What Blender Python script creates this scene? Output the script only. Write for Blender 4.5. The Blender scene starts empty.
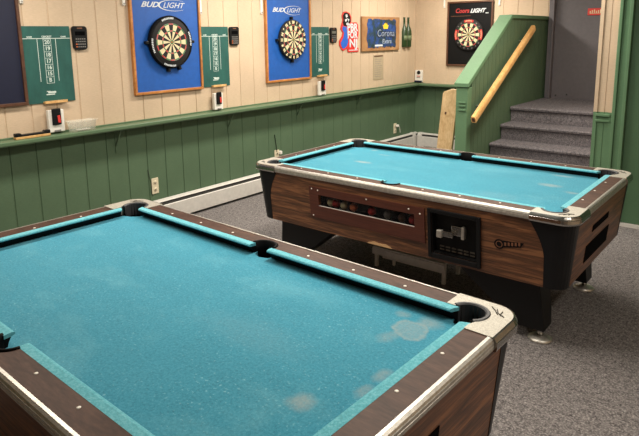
import bpy, bmesh, math, random
from mathutils import Vector, Matrix
random.seed(7)
PI = math.pi
col = bpy.context.scene.collection
sc = bpy.context.scene

# ------------------------------------------------------------------ materials
def srgb(r, g, b):
    f = lambda c: (c/255/12.92) if c/255 <= .04045 else ((c/255+.055)/1.055)**2.4
    return (f(r), f(g), f(b), 1)
class N:
    def __init__(s, name):
        s.m = bpy.data.materials.new(name); s.m.use_nodes = True
        s.t = s.m.node_tree; s.b = s.t.nodes['Principled BSDF']
        s.tc = s.t.nodes.new('ShaderNodeTexCoord')
    def n(s, kind, **kw):
        x = s.t.nodes.new('ShaderNode'+kind)
        for k, v in kw.items(): setattr(x, k, v)
        return x
    def l(s, a, b): s.t.links.new(a, b)
    def vec(s, scale=(1, 1, 1), loc=(0, 0, 0), src='Object'):
        m = s.n('Mapping'); m.inputs['Scale'].default_value = scale; m.inputs['Location'].default_value = loc
        s.l(s.tc.outputs[src], m.inputs['Vector']); return m.outputs[0]
    def noise(s, scale, detail=3, rough=.5, vec=None, dist=0):
        x = s.n('TexNoise'); x.inputs['Scale'].default_value = scale; x.inputs['Detail'].default_value = detail
        x.inputs['Roughness'].default_value = rough; x.inputs['Distortion'].default_value = dist
        s.l(vec if vec is not None else s.tc.outputs['Object'], x.inputs['Vector']); return x.outputs['Fac']
    def ramp(s, fac, stops):
        r = s.n('ValToRGB'); e = r.color_ramp.elements
        e[0].position, e[0].color = stops[0]; e[1].position, e[1].color = stops[-1]
        for p, c in stops[1:-1]:
            q = e.new(p); q.color = c
        s.l(fac, r.inputs[0]); return r.outputs[0]
    def mix(s, fac, a, b, mode='MIX'):
        x = s.n('MixRGB', blend_type=mode)
        for i, v in ((0, fac), (1, a), (2, b)):
            if hasattr(v, 'links') or isinstance(v, bpy.types.NodeSocket): s.l(v, x.inputs[i])
            else: x.inputs[i].default_value = v
        return x.outputs[0]
    def math(s, op, a, b=0., clamp=False):
        x = s.n('Math', operation=op); x.use_clamp = clamp
        for i, v in ((0, a), (1, b)):
            if isinstance(v, bpy.types.NodeSocket): s.l(v, x.inputs[i])
            else: x.inputs[i].default_value = v
        return x.outputs[0]
    def bump(s, h, strength=.2, dist=.01):
        x = s.n('Bump'); x.inputs['Strength'].default_value = strength; x.inputs['Distance'].default_value = dist
        s.l(h, x.inputs['Height']); s.l(x.outputs[0], s.b.inputs['Normal'])
    def set(s, color=None, rough=.5, metal=0., spec=.5):
        if color is not None:
            if isinstance(color, bpy.types.NodeSocket): s.l(color, s.b.inputs['Base Color'])
            else: s.b.inputs['Base Color'].default_value = color
        s.b.inputs['Roughness'].default_value = rough; s.b.inputs['Metallic'].default_value = metal
        s.b.inputs['Specular IOR Level'].default_value = spec
        return s.m
def plain(name, c, rough=.5, metal=0., var=.06, spec=.5):
    n = N(name); f = n.noise(25, 3)
    d = tuple(v*(1-var) for v in c[:3])+(1,); e = tuple(min(1, v*(1+var)) for v in c[:3])+(1,)
    return n.set(n.ramp(f, [(.3, d), (.7, e)]), rough, metal, spec)
def paint(name, c, rough=.55, spec=.3):
    n = N(name)
    f = n.noise(3, 4, vec=n.vec((1, 1, 1)))
    g = n.noise(30, 4, .6, vec=n.vec((1, 1, 6)))
    a = tuple(v*.90 for v in c[:3])+(1,); b = tuple(min(1, v*1.08) for v in c[:3])+(1,)
    c1 = n.ramp(f, [(.3, a), (.7, b)])
    c2 = n.mix(.35, c1, n.ramp(g, [(.35, tuple(v*.82 for v in c[:3])+(1,)), (.65, b)]))
    n.bump(g, .25, .004)
    return n.set(c2, rough, 0, spec)
def wood(name, dark, mid, light, zscale=22, rough=.38, axis=2, spec=.5, nscale=1.0, lo_=.32):
    n = N(name)
    sc3 = [1.3, 1.3, 1.3]; sc3[axis] = zscale
    v = n.vec(tuple(sc3))
    f = n.noise(1.6*nscale, 6, .62, vec=v, dist=1.1)
    sc4 = [4., 4., 4.]; sc4[axis] = zscale*5
    g = n.noise(2*nscale, 4, .6, vec=n.vec(tuple(sc4)))
    c = n.ramp(f, [(lo_, dark), (.5, mid), (1-lo_, light)])
    c = n.mix(.45, c, n.ramp(g, [(.3, dark), (.7, light)]))
    n.bump(g, .1, .002)
    return n.set(c, rough, 0, spec)
def carpet(name, a, b, c_, scale=160, bump=.8):
    n = N(name)
    f = n.noise(scale, 2, .7); g = n.noise(scale*.35, 3, .6); h = n.noise(2.2, 3, .5)
    c = n.ramp(f, [(.32, a), (.5, b), (.68, c_)])
    c = n.mix(.35, c, n.ramp(g, [(.3, a), (.7, c_)]))
    c = n.mix(.5, c, n.ramp(h, [(.3, (.8, .8, .8, 1)), (.7, (1, 1, 1, 1))]), 'MULTIPLY')
    n.bump(f, bump, .01)
    return n.set(c, .95, 0, .1)
def felt(name, base, stains, streaks=1.):
    n = N(name)
    f = n.noise(260, 2, .7); g = n.noise(3.2, 5, .6, vec=n.vec((1, 1.7, 1)))
    lo = tuple(v*.62 for v in base[:3])+(1,); hi = (min(1, base[0]*2.1), min(1, base[1]*1.25), min(1, base[2]*1.2), 1)
    c = n.ramp(g, [(.28, tuple(v*.84 for v in base[:3])+(1,)), (.55, base), (.8, (base[0]*1.8, base[1]*1.15, base[2]*1.1, 1))])
    c = n.mix(.62, c, n.ramp(n.noise(120, 3, .75), [(.34, lo), (.5, base), (.66, hi)]))
    # chalk flecks
    sp = n.noise(95, 2, .5, vec=n.vec((1, 1, 1), (3.1, 1.7, 0)))
    sm = n.noise(5, 2)
    k = n.math('MULTIPLY', n.ramp(sp, [(.62, (0, 0, 0, 1)), (.72, (1, 1, 1, 1))]), n.ramp(sm, [(.35, (.15,)*3+(1,)), (.65, (.9,)*3+(1,))]))
    c = n.mix(n.math('MULTIPLY', k, .5*streaks), c, srgb(150, 205, 215))
    # rubbed streaks running along the bed
    st = n.noise(2.2, 6, .7, vec=n.vec((1., 1.6, 1)), dist=.3)
    c = n.mix(n.math('MULTIPLY', n.ramp(st, [(.5, (0, 0, 0, 1)), (.8, (1, 1, 1, 1))]), .30*streaks), c, srgb(130, 190, 200))
    # worn, faded patches
    wn = n.n('TexNoise'); wn.inputs['Scale'].default_value = 16; wn.inputs['Detail'].default_value = 4
    n.l(n.tc.outputs['Object'], wn.inputs['Vector'])
    for (x, y, rx, ry, amt, ring) in stains:
        mp = n.n('Mapping'); mp.vector_type = 'POINT'
        mp.inputs['Location'].default_value = (-x/rx, -y/ry, 0); mp.inputs['Scale'].default_value = (1/rx, 1/ry, 0)
        n.l(n.tc.outputs['Object'], mp.inputs['Vector'])
        va = n.n('VectorMath', operation='MULTIPLY_ADD'); va.inputs[1].default_value = (.9, .9, 0); va.inputs[2].default_value = (-.45, -.45, 0)
        n.l(wn.outputs['Color'], va.inputs[0])
        vb = n.n('VectorMath', operation='ADD'); n.l(mp.outputs[0], vb.inputs[0]); n.l(va.outputs[0], vb.inputs[1])
        ln = n.n('VectorMath', operation='LENGTH'); n.l(vb.outputs[0], ln.inputs[0])
        if ring: r = n.ramp(ln.outputs['Value'], [(.0, (.75,)*3+(1,)), (.62, (.6,)*3+(1,)), (.82, (1, 1, 1, 1)), (1., (0, 0, 0, 1))])
        else: r = n.ramp(ln.outputs['Value'], [(.35, (1, 1, 1, 1)), (1., (0, 0, 0, 1))])
        gr = n.ramp(n.noise(70, 3, .7), [(.3, (.5,)*3+(1,)), (.62, (1, 1, 1, 1))])
        c = n.mix(n.math('MULTIPLY', n.math('MULTIPLY', r, gr), amt), c, srgb(146, 160, 160))
    n.bump(f, .25, .002)
    m = n.set(c, .9, 0, .15)
    n.b.inputs['Sheen Weight'].default_value = .15
    return m
M = {}
M['beige'] = paint('beige_paint', srgb(200, 178, 152))
M['green'] = paint('green_paint', srgb(84, 107, 82), .6)
M['green_trim'] = paint('green_trim_paint', srgb(96, 129, 97), .65, .25)
M['green_door'] = paint('green_door_paint', srgb(76, 106, 78))
M['shelf'] = paint('shelf_paint', srgb(88, 112, 84), .4, .4)
M['door_grey'] = plain('grey_door_paint', srgb(92, 88, 92), .5)
M['ceiling'] = plain('ceiling_paint', srgb(205, 200, 190), .8)
M['carpet'] = carpet('floor_carpet', srgb(52, 50, 51), srgb(106, 101, 102), srgb(180, 174, 171), 100)
M['stair_carpet'] = carpet('stair_carpet', srgb(64, 62, 66), srgb(104, 100, 105), srgb(156, 151, 154), 110, 1.)
M['wood'] = wood('walnut_laminate', srgb(28, 17, 12), srgb(88, 53, 36), srgb(156, 106, 70), 24, .42, lo_=.39)
M['maroon_wood'] = wood('red_brown_wood', srgb(62, 28, 20), srgb(84, 42, 30), srgb(100, 54, 38), 30, .45)
M['rail_wood'] = wood('rail_laminate', srgb(50, 34, 27), srgb(74, 51, 41), srgb(92, 66, 54), 4, .52, 1, spec=.18, nscale=3)
M['pine'] = wood('pine', srgb(176, 124, 66), srgb(206, 158, 96), srgb(224, 184, 126), 2, .5, 0, nscale=4)
M['frame_oak'] = wood('oak_frame', srgb(140, 82, 34), srgb(182, 116, 56), srgb(204, 142, 78), 3, .45, nscale=3)
M['frame_dark'] = wood('dark_frame', srgb(58, 34, 22), srgb(86, 52, 34), srgb(104, 68, 46), 3, .45, nscale=3)
M['plaque_wood'] = wood('plaque_wood', srgb(124, 84, 50), srgb(160, 116, 74), srgb(184, 142, 98), 12, .5)
M['black'] = plain('black_plastic', srgb(17, 18, 20), .4, spec=.25)
M['cab_black'] = plain('black_corner_laminate', srgb(15, 16, 19), .42, spec=.3)
M['leg_black'] = plain('black_leg_paint', srgb(13, 13, 14), .5, spec=.3)
M['rubber_and_shade'] = plain('pocket_rubber_and_shade', srgb(9, 9, 10), .7, spec=.15)
M['liner'] = plain('pocket_rim_rubber', srgb(52, 52, 55), .5)
M['dark'] = plain('dark_shade', srgb(6, 6, 7), .9, spec=.05)
M['white'] = plain('white_plastic', srgb(225, 222, 214), .4)
M['heater'] = plain('heater_enamel', srgb(205, 202, 196), .38)
M['heater_dark'] = plain('heater_slot', srgb(58, 56, 54), .6)
M['ivory'] = plain('ivory_plastic', srgb(214, 204, 176), .4)
M['chalk'] = plain('chalk_line', srgb(200, 214, 208), .8)
M['board_green'] = N('chalkboard_green')
_n = M['board_green']; M['board_green'] = _n.set(_n.ramp(_n.noise(6, 5, .7, vec=_n.vec((1, .4, 1))), [(.3, srgb(14, 70, 64)), (.75, srgb(36, 96, 88))]), .6)
M['blue'] = plain('blue_panel', srgb(20, 84, 166), .55, var=.08)
M['navy'] = plain('navy_panel', srgb(13, 19, 46), .45, var=.08)
M['panel_black'] = plain('black_panel', srgb(13, 14, 15), .55, spec=.2)
M['silver'] = plain('silver_ink', srgb(205, 210, 214), .4)
M['pale'] = plain('pale_ink', srgb(150, 165, 185), .5)
M['red'] = plain('red_ink', srgb(176, 52, 50), .5)
M['sign_red'] = plain('sign_red', srgb(206, 52, 46), .5)
M['sign_blue'] = plain('sign_blue', srgb(30, 96, 196), .5)
M['cream'] = plain('sisal_cream', srgb(214, 200, 160), .8)
M['sisal_black'] = plain('sisal_black', srgb(22, 20, 20), .8)
M['dart_red'] = plain('dart_red', srgb(186, 40, 36), .7)
M['dart_green'] = plain('dart_green', srgb(36, 120, 62), .7)
M['wire'] = plain('wire', srgb(150, 150, 148), .4, .8)
M['yellow'] = plain('yellow_ink', srgb(232, 190, 50), .5)
M['bottle'] = plain('bottle_green', srgb(40, 62, 32), .35)
M['label'] = plain('bottle_label', srgb(104, 118, 84), .6)
M['sheet'] = plain('tan_sheet', srgb(172, 156, 130), .7)
M['grey_metal'] = plain('grey_metal', srgb(215, 210, 205), .5, .0)
M['raw_wood'] = plain('raw_chipboard', srgb(216, 176, 128), .8)
M['sight'] = plain('sight_inlay', srgb(236, 230, 218), .35)
M['screen'] = plain('lcd_grey', srgb(96, 98, 92), .3)
M['orange'] = plain('orange_key', srgb(210, 110, 60), .5)
M['key'] = plain('grey_key', srgb(120, 118, 116), .5)
M['brown_mark'] = plain('dark_engraving', srgb(72, 66, 58), .6)
M['copper'] = plain('copper_line', srgb(124, 80, 56), .5)
M['rail_pine'] = wood('rail_pine', srgb(206, 150, 84), srgb(232, 180, 112), srgb(244, 204, 142), 2, .42, 0, nscale=4)
M['plank_wood'] = wood('plank_wood', srgb(176, 140, 92), srgb(208, 178, 130), srgb(224, 198, 154), 2, .55, 0, nscale=4)
_n = N('smoked_plastic'); _n.set(srgb(14, 14, 15), .25); _n.b.inputs['Alpha'].default_value = .25; M['smoked'] = _n.m
_n = N('brushed_aluminium')
_g = _n.noise(60, 3, .6, vec=_n.vec((1, 1, 1)))
_n.bump(_g, .08, .002)
M['alu'] = _n.set(_n.ramp(_g, [(.3, srgb(176, 172, 164)), (.7, srgb(208, 204, 196))]), .42, .8)
_n = N('cast_pale_metal')
_g = _n.noise(220, 3, .7)
_n.bump(_g, .3, .002)
M['casting'] = _n.set(_n.ramp(_g, [(.25, srgb(140, 135, 124)), (.75, srgb(200, 196, 184))]), .5, .35)
_n = N('chrome')
M['chrome'] = _n.set(srgb(180, 178, 174), .2, 1.)
_n = N('clear_plastic')
_n.set(srgb(226, 226, 214), .15); _n.b.inputs['Alpha'].default_value = .24
M['clear'] = _n.m
_n = N('palm_print')
_f = _n.noise(9, 5, .7, vec=_n.vec((1, 1, 1)))
M['print'] = _n.set(_n.ramp(_f, [(.30, srgb(18, 36, 30)), (.44, srgb(34, 60, 72)), (.54, srgb(30, 62, 128)), (.66, srgb(50, 92, 150)), (.85, srgb(120, 140, 150))]), .5)
_n = N('lamp_diffuser')
_n.set(srgb(250, 245, 235), .5); _n.b.inputs['Emission Color'].default_value = (1, .93, .82, 1); _n.b.inputs['Emission Strength'].default_value = 6
M['lamp'] = _n.m
M['felt_A'] = felt('blue_cloth_near', srgb(54, 140, 164), [
    (.90, .385, .075, .075, .75, True), (.93, .47, .06, .05, .6, False), (.82, .47, .04, .03, .45, False),
    (.985, .10, .03, .05, .55, False), (.99, -.0, .03, .045, .5, False), (.885, -.154, .05, .055, .75, False),
    (.87, .30, .04, .05, .4, False), (.5, .02, .3, .12, .10, False)])
M['felt_B'] = felt('blue_cloth_far', srgb(50, 140, 164), [
    (.79, .155, .09, .05, .7, False), (.96, .04, .06, .035, .55, False), (.775, .461, .10, .03, .55, False),
    (-.63, .018, .10, .04, .75, False), (-.83, .48, .04, .03, .6, False), (-.65, .35, .08, .02, .5, False), (.6, -.3, .2, .1, .15, False)], .8)
M['cushion'] = felt('cushion_cloth', srgb(96, 180, 194), [], .3)  # same cloth as the beds, lightened as if better lit, and less soiled

# ------------------------------------------------------------------ mesh helpers
class MB:
    def __init__(s): s.bm = bmesh.new(); s.mats = []
    def mi(s, m):
        if m not in s.mats: s.mats.append(m)
        return s.mats.index(m)
    def face(s, pts, m, smooth=False):
        vs = [s.bm.verts.new(p) for p in pts]; f = s.bm.faces.new(vs); f.material_index = s.mi(m); f.smooth = smooth; return f
    def box(s, x0, x1, y0, y1, z0, z1, m):
        v = [s.bm.verts.new((x, y, z)) for x in (x0, x1) for y in (y0, y1) for z in (z0, z1)]
        for q in ((0, 1, 3, 2), (4, 6, 7, 5), (0, 4, 5, 1), (2, 3, 7, 6), (0, 2, 6, 4), (1, 5, 7, 3)):
            f = s.bm.faces.new([v[i] for i in q]); f.material_index = s.mi(m)
        return s
    def prism(s, pts, z0, z1, m, mside=None, T=None, smooth_side=False):
        # polygon (may be concave) in xy extruded z0..z1; T maps (x,y,z) to a point
        T = T or (lambda x, y, z: (x, y, z))
        a = [s.bm.verts.new(T(x, y, z0)) for x, y in pts]; b = [s.bm.verts.new(T(x, y, z1)) for x, y in pts]
        f = s.bm.faces.new(a[::-1]); f.material_index = s.mi(m)
        f = s.bm.faces.new(b); f.material_index = s.mi(m)
        k = len(pts)
        for i in range(k):
            f = s.bm.faces.new([a[i], a[(i+1) % k], b[(i+1) % k], b[i]]); f.material_index = s.mi(mside or m); f.smooth = smooth_side
        return s
    def loft(s, rings, m, cap=True, closed=True, smooth=True):
        R = [[s.bm.verts.new(p) for p in r] for r in rings]
        for i in range(len(R)-1):
            k = len(R[i])
            for j in range(k if closed else k-1):
                f = s.bm.faces.new([R[i][j], R[i][(j+1) % k], R[i+1][(j+1) % k], R[i+1][j]]); f.material_index = s.mi(m); f.smooth = smooth
        if cap:
            f = s.bm.faces.new(R[0][::-1]); f.material_index = s.mi(m)
            f = s.bm.faces.new(R[-1]); f.material_index = s.mi(m)
        return s
    def tube(s, pts, r, m, n=8):
        pts = [Vector(p) for p in pts]; rings = []
        for i, p in enumerate(pts):
            d = (pts[min(i+1, len(pts)-1)]-pts[max(i-1, 0)]).normalized()
            a = d.orthogonal().normalized()
            if i:
                a = (pa-pa.dot(d)*d).normalized()
            pa = a; b = d.cross(a)
            rr = r[i] if isinstance(r, (list, tuple)) else r
            rings.append([p+rr*(math.cos(2*PI*j/n)*a+math.sin(2*PI*j/n)*b) for j in range(n)])
        return s.loft(rings, m)
    def lathe(s, prof, m, c=(0, 0, 0), n=20, axis='z', a0=0, a1=2*PI):
        full = abs(a1-a0-2*PI) < 1e-6
        rings = []
        for r, z in prof:
            ring = []
            for j in range(n if full else n+1):
                a = a0+(a1-a0)*j/n
                p = (r*math.cos(a), r*math.sin(a), z)
                if axis == 'y': p = (p[0], z, p[1])
                if axis == 'x': p = (z, p[0], p[1])
                ring.append((c[0]+p[0], c[1]+p[1], c[2]+p[2]))
            rings.append(ring)
        return s.loft(rings, m, cap=True, closed=full)
    def build(s, name, parent=None, bevel=0, seg=2):
        bmesh.ops.recalc_face_normals(s.bm, faces=s.bm.faces)
        me = bpy.data.meshes.new(name); s.bm.to_mesh(me); s.bm.free()
        for m in s.mats: me.materials.append(M[m])
        o = bpy.data.objects.new(name, me); col.objects.link(o)
        if parent: o.parent = parent
        if bevel:
            b = o.modifiers.new('bevel', 'BEVEL'); b.width = bevel; b.segments = seg; b.limit_method = 'ANGLE'
        return o
def tag(o, label, cat, group=None, kind=None):
    o['label'] = label; o['category'] = cat
    if group: o['group'] = group
    if kind: o['kind'] = kind
    return o
def empty(name, loc, rot=(0, 0, 0)):
    o = bpy.data.objects.new(name, None); col.objects.link(o); o.location = loc; o.rotation_euler = rot; o.empty_display_size = .05
    return o
def struct(o): o['kind'] = 'structure'; return o
def copy_tree(o, parent=None):
    c = o.copy(); col.objects.link(c); c.parent = parent
    for ch in list(o.children): copy_tree(ch, c)
    return c
def text_mesh(txt, size, mat, parent, name, loc=(0, 0, 0), extrude=.0015, shear=0., bold=0., sx=1., rot=0., width=None):
    cu = bpy.data.curves.new('lettering', 'FONT'); cu.body = txt; cu.size = size; cu.extrude = extrude
    cu.align_x = 'CENTER'; cu.align_y = 'CENTER'; cu.shear = shear; cu.offset = bold; cu.resolution_u = 3
    t = bpy.data.objects.new('tmp', cu); col.objects.link(t)
    bpy.context.view_layer.update()
    me = bpy.data.meshes.new_from_object(t.evaluated_get(bpy.context.evaluated_depsgraph_get()))
    bpy.data.objects.remove(t); me.materials.clear(); me.materials.append(M[mat]); me.name = name
    if width:
        xs = [v.co.x for v in me.vertices]; sx = width/(max(xs)-min(xs)); me.transform(Matrix.Translation((-(max(xs)+min(xs))/2, 0, 0)))
    me.transform(Matrix.Translation(loc) @ Matrix.Rotation(rot, 4, 'Z') @ Matrix.Diagonal((sx, 1, 1, 1)))
    o = bpy.data.objects.new(name, me); col.objects.link(o); o.parent = parent
    return o
DART = (PI/2, 0, PI/2)      # local x = along the dart wall, y = up, z = out of the wall
BACK = (PI/2, 0, 0)

# ------------------------------------------------------------------ room shell
YC = 6.15; Y0 = -4.2; X1 = 6.2; ZC = 2.75; SH = 1.005
def grooved(name, a0, a1, z0, z1, place, mat, phase, step=.2035, gw=.007, gd=.006):
    """panel wall with vertical grooves; place(a, d, z) -> point (d = out of the wall)"""
    mb = MB(); xs = [(a0, 0)]
    k = math.ceil((a0-phase+gw)/step)
    while phase+k*step < a1-gw:
        c = phase+k*step
        xs += [(c-gw, 0), (c-gw*.45, -gd), (c+gw*.45, -gd), (c+gw, 0)]; k += 1
    xs.append((a1, 0))
    pts = xs+[(a1, -.08), (a0, -.08)]
    lo = [mb.bm.verts.new(place(a, d, z0)) for a, d in pts]; hi = [mb.bm.verts.new(place(a, d, z1)) for a, d in pts]
    n = len(pts)
    for i in range(n):
        f = mb.bm.faces.new([lo[i], lo[(i+1) % n], hi[(i+1) % n], hi[i]]); f.material_index = mb.mi(mat)
    mb.bm.faces.new(lo); mb.bm.faces.new(hi[::-1])
    return mb.build(name)
struct(grooved('wall_left', Y0, YC, SH, ZC, lambda a, d, z: (d, a, z), 'beige', -.02))
struct(grooved('wall_left', Y0, YC, 0, SH, lambda a, d, z: (d, a, z), 'green', -.02))
struct(grooved('wall_back', 0, 2.02, SH, ZC, lambda a, d, z: (a, YC-d, z), 'beige', .15))
struct(grooved('wall_back', 0, 2.02, 0, SH, lambda a, d, z: (a, YC-d, z), 'green', .15))
struct(MB().box(-.1, X1+.1, Y0-.1, YC+.5, -.08, 0, 'carpet').build('floor'))
struct(MB().box(-.1, X1+.1, Y0-.1, YC+.5, ZC, ZC+.08, 'ceiling').build('ceiling'))
struct(MB().box(-.1, X1+.1, Y0-.1, Y0, 0, ZC, 'beige').build('wall_front'))
struct(MB().box(X1, X1+.1, Y0, YC, 0, ZC, 'beige').build('wall_right'))
# back wall above the grey door and to its right
struct(MB().box(2.02, 3.24, YC, YC+.1, 2.92, 2.95, 'beige').build('trim_1')) if False else None
# grey door at the head of the stairs with its frame
struct(MB().box(2.02, 2.10, YC-.10, YC+.02, .885, ZC, 'door_grey').box(2.075, 2.10, YC-.14, YC-.10, .885, ZC, 'door_grey').build('trim_1', bevel=.006))
d1 = struct(MB().box(2.10, 3.24, YC-.06, YC+.04, .885, ZC, 'door_grey').build('door_1'))
mb = MB(); mb.tube([(2.16, YC-.075, .93), (2.16, YC-.06, .93)], .01, 'chrome'); mb.tube([(2.30, YC-.075, .945), (2.30, YC-.06, .945)], .008, 'black'); mb.build('door_stop', d1)
# wall right of the stairs: a grooved beige and green end, then a green cased door
YR = 3.82
struct(MB().box(3.24, 3.31, YR, YC+.04, 0, ZC, 'beige').build('wall_stair'))
def endcol(name, z0, z1, mat):
    mb = MB()
    for a, b, d in ((3.215, 3.246, .012), (3.246, 3.304, 0), (3.304, 3.310, -.005), (3.310, 3.345, 0), (3.345, 3.372, .012)):
        mb.box(a, b, YR-.03-d, YR, z0, z1, mat)
    return struct(mb.build(name))
endcol('wall_end', 1.035, ZC, 'beige'); endcol('wall_end', 0, 1.035, 'green_trim')
struct(MB().box(3.235, 3.36, YR-.055, YR-.03, .995, 1.02, 'green_trim').box(3.235, 3.36, YR-.05, YR-.03, .945, .968, 'green_trim').build('trim_2', bevel=.004))
struct(MB().box(3.372, 3.40, YR-.055, YR, 0, ZC, 'green_trim').box(3.40, 3.452, YR-.035, YR, 0, ZC, 'green_trim').box(3.452, 3.482, YR-.06, YR, 0, ZC, 'green_trim').build('trim_3', bevel=.005))
struct(MB().box(3.482, 4.55, YR-.02, YR+.03, .035, ZC, 'green_door').build('door_2'))
struct(MB().box(4.55, X1, YR-.03, YR+.03, 0, ZC, 'green').build('wall_rear_right'))
struct(MB().box(3.482, 4.55, YR-.045, YR+.02, 0, .03, 'heater').build('trim_4'))

# sloping green stair wall
XS0, XS1, YN = 1.873, 1.99, 3.75
def side_poly(off=0):
    return [(YN, 0), (YC, 0), (YC, 1.915), (4.845, 1.915), (YN, 1.212)]
T_ = lambda y, z, x: (x, y, z)
sw = struct(MB().prism(side_poly(), XS0, XS1-.012, 'green', T=T_).build('wall_stair_side'))
def gpanel():
    # grooved ply face on the stair side, cut to the slope
    mb = MB(); y = YN+.09; k = 0
    def top(y): return 1.212+(y-YN)/(4.845-YN)*(1.915-1.212) if y < 4.845 else 1.915
    while y < YC-.01:
        y2 = min(y+.1015, YC)
        mb.prism([(y+.0025, 0), (y2-.0025, 0), (y2-.0025, top(y2)-.001), (y+.0025, top(y)-.001)], XS1-.012, XS1, 'green', T=T_)
        y = y2
    return mb
gp = gpanel().build('panelling', sw)
nw = MB().box(XS0-.006, XS1+.006, YN-.014, YN+.09, 0, 1.20, 'green_trim').build('newel_face', sw, .005)
MB().box(XS0+.03, XS1-.01, YN-.03, YN-.014, 1.035, 1.052, 'green_trim').box(XS0+.03, XS1-.01, YN-.03, YN-.014, 1.0, 1.018, 'green_trim').box(XS0+.03, XS1-.01, YN-.03, YN-.014, .955, .975, 'green_trim').build('trim_moulding', sw, .004)
cap = MB()
P = [(YN-.035, 1.205), (YN-.035, 1.245), (4.835, 1.958), (YC-.001, 1.958), (YC-.001, 1.915), (4.845, 1.915), (YN, 1.212)]
cap.prism(P, XS0-.02, XS1+.022, 'green_trim', T=T_); cap.build('wall_cap', sw, .004)

# ------------------------------------------------------------------ carpeted stairs
st = empty('carpeted_stairs', (2.0, 3.76, 0))
tag(st, 'dark grey carpeted stairs rising to the grey door', 'stairs')
ys = [3.76, 4.05, 4.337, 4.635, 4.914]
for i, y in enumerate(ys):
    z1 = .885*(i+1)/5; z0 = .885*i/5; y2 = (ys[i+1]+.03 if i < 4 else YC-.15)-3.76
    yy = y-3.76; mb = MB()
    prof = [(y2, z0), (yy+.035, z0), (yy+.03, z1-.05), (yy+.003, z1-.035), (yy-.003, z1-.015), (yy+.006, z1-.003), (yy+.02, z1), (y2, z1)]
    if i == 4: prof = [(YC-.06-3.76, 0.7), (yy+.035, z0), (yy+.03, z1-.05), (yy+.003, z1-.035), (yy-.003, z1-.015), (yy+.006, z1-.003), (yy+.02, z1), (YC-.06-3.76, z1)]
    mb.prism(prof, .002, 1.225, 'stair_carpet', T=lambda a, b, c_: (c_, a, b))
    mb.build('step', st)

# wooden handrail on the stair wall
hr = empty('handrail', (XS1, 3.75, .8675))
tag(hr, 'light pine handrail sloping up the green stair wall', 'handrail')
dv = Vector((0, 5.377-3.75, 1.8055-.8675)); L_ = dv.length; dv.normalize(); up = Vector((0, -dv.z, dv.y)); ox = Vector((1, 0, 0))
sec = [(-.022, -.036), (.022, -.036), (.026, -.02), (.026, .02), (.018, .038), (-.018, .038), (-.026, .02), (-.026, -.02)]
MB().loft([[tuple(dv*t+ox*(.075+a)+up*b) for a, b in sec] for t in (0, L_)], 'rail_pine', smooth=False).build('rail', hr)
MB().loft([[tuple(dv*t+ox*(.075+a*.6)+up*b*.6) for a, b in sec] for t in (-.004, .0)], 'frame_dark', smooth=False).build('end_grain', hr)
for t in (.25, L_-.3):
    p = dv*t
    MB().tube([p+ox*.001, p+ox*.045, p+ox*.075+up*-.03], .007, 'alu').build('bracket', hr)

# leaning timber board
pk = tag(empty('wooden_plank', (1.557, 3.85, .0)), 'pale timber board leaning against the side of the stair wall', 'plank')
pk.rotation_euler = (0, math.radians(5.6), 0)
MB().prism([(.0, .002), (.178, -.014), (.178, 1.185), (.10, 1.185), (.012, 1.145), (.0, 1.12)], -.02, .02, 'plank_wood', T=lambda x, z, y: (x, y, z)).build('board', pk, .004)
MB().box(.05, .07, -.0215, -.0195, .90, .93, 'frame_dark').build('knot', pk)

# red sign on the grey door
sg = empty('door_sign', (2.60, YC-.06, 1.997), BACK)
tag(sg, 'small red sign with pale lettering high on the grey door', 'sign')
MB().box(-.11, .15, -.043, .043, .001, .012, 'sign_red').build('sign_board', sg, .003)
mb = MB(); mb.box(-.085, .13, -.022, -.017, .012, .013, 'cream')
for k in range(9): mb.box(-.085+k*.024, -.072+k*.024, -.018, .010+.008*((k*7) % 3), .012, .013, 'cream')
mb.build('lettering', sg)

# ------------------------------------------------------------------ drinks shelf round the walls
SD = .143
def shelf(label, x0, x1, y0, y1, along):
    o = empty('wall_shelf', (x0, y0, SH))
    tag(o, label, 'shelf'); return o
s1 = tag(empty('wall_shelf', (0, Y0, SH)), 'long green painted drinks shelf running beneath the blue dart panels', 'shelf')
def shelf_profile(): return [(0, -.022), (.118, -.022), (.118, -.036), (.140, -.036), (.146, -.026), (.146, -.006), (.140, 0), (0, 0)]
MB().prism(shelf_profile(), .005, YC-Y0-.003, 'shelf', T=lambda x, z, y: (max(x, .001), y, z)).build('shelf_board', s1)
MB().box(.001, .02, .005, YC-Y0-.003, 0.0005, .012, 'shelf').build('back_strip', s1, .002)
for y in (-.45, .89, 2.22, 3.33, 4.57, 5.65):
    mb = MB(); yy = y-Y0
    mb.box(.001, .007, yy-.008, yy+.008, -.26, -.023, 'green'); mb.box(.007, .112, yy-.008, yy+.008, -.03, -.0225, 'green')
    mb.prism([(.007, -.20), (.007, -.18), (.095, -.03), (.107, -.03)], yy-.006, yy+.006, 'green', T=lambda x, z, y_: (x, y_, z))
    mb.build('bracket', s1)
s2 = tag(empty('wall_shelf', (SD+.004, YC, SH)), 'short green painted shelf on the far wall beside the stair wall', 'shelf')
MB().prism(shelf_profile(), .0, XS0-SD-.030, 'shelf', T=lambda x, z, y: (y, -max(x, .001), z)).build('shelf_board', s2)

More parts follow.
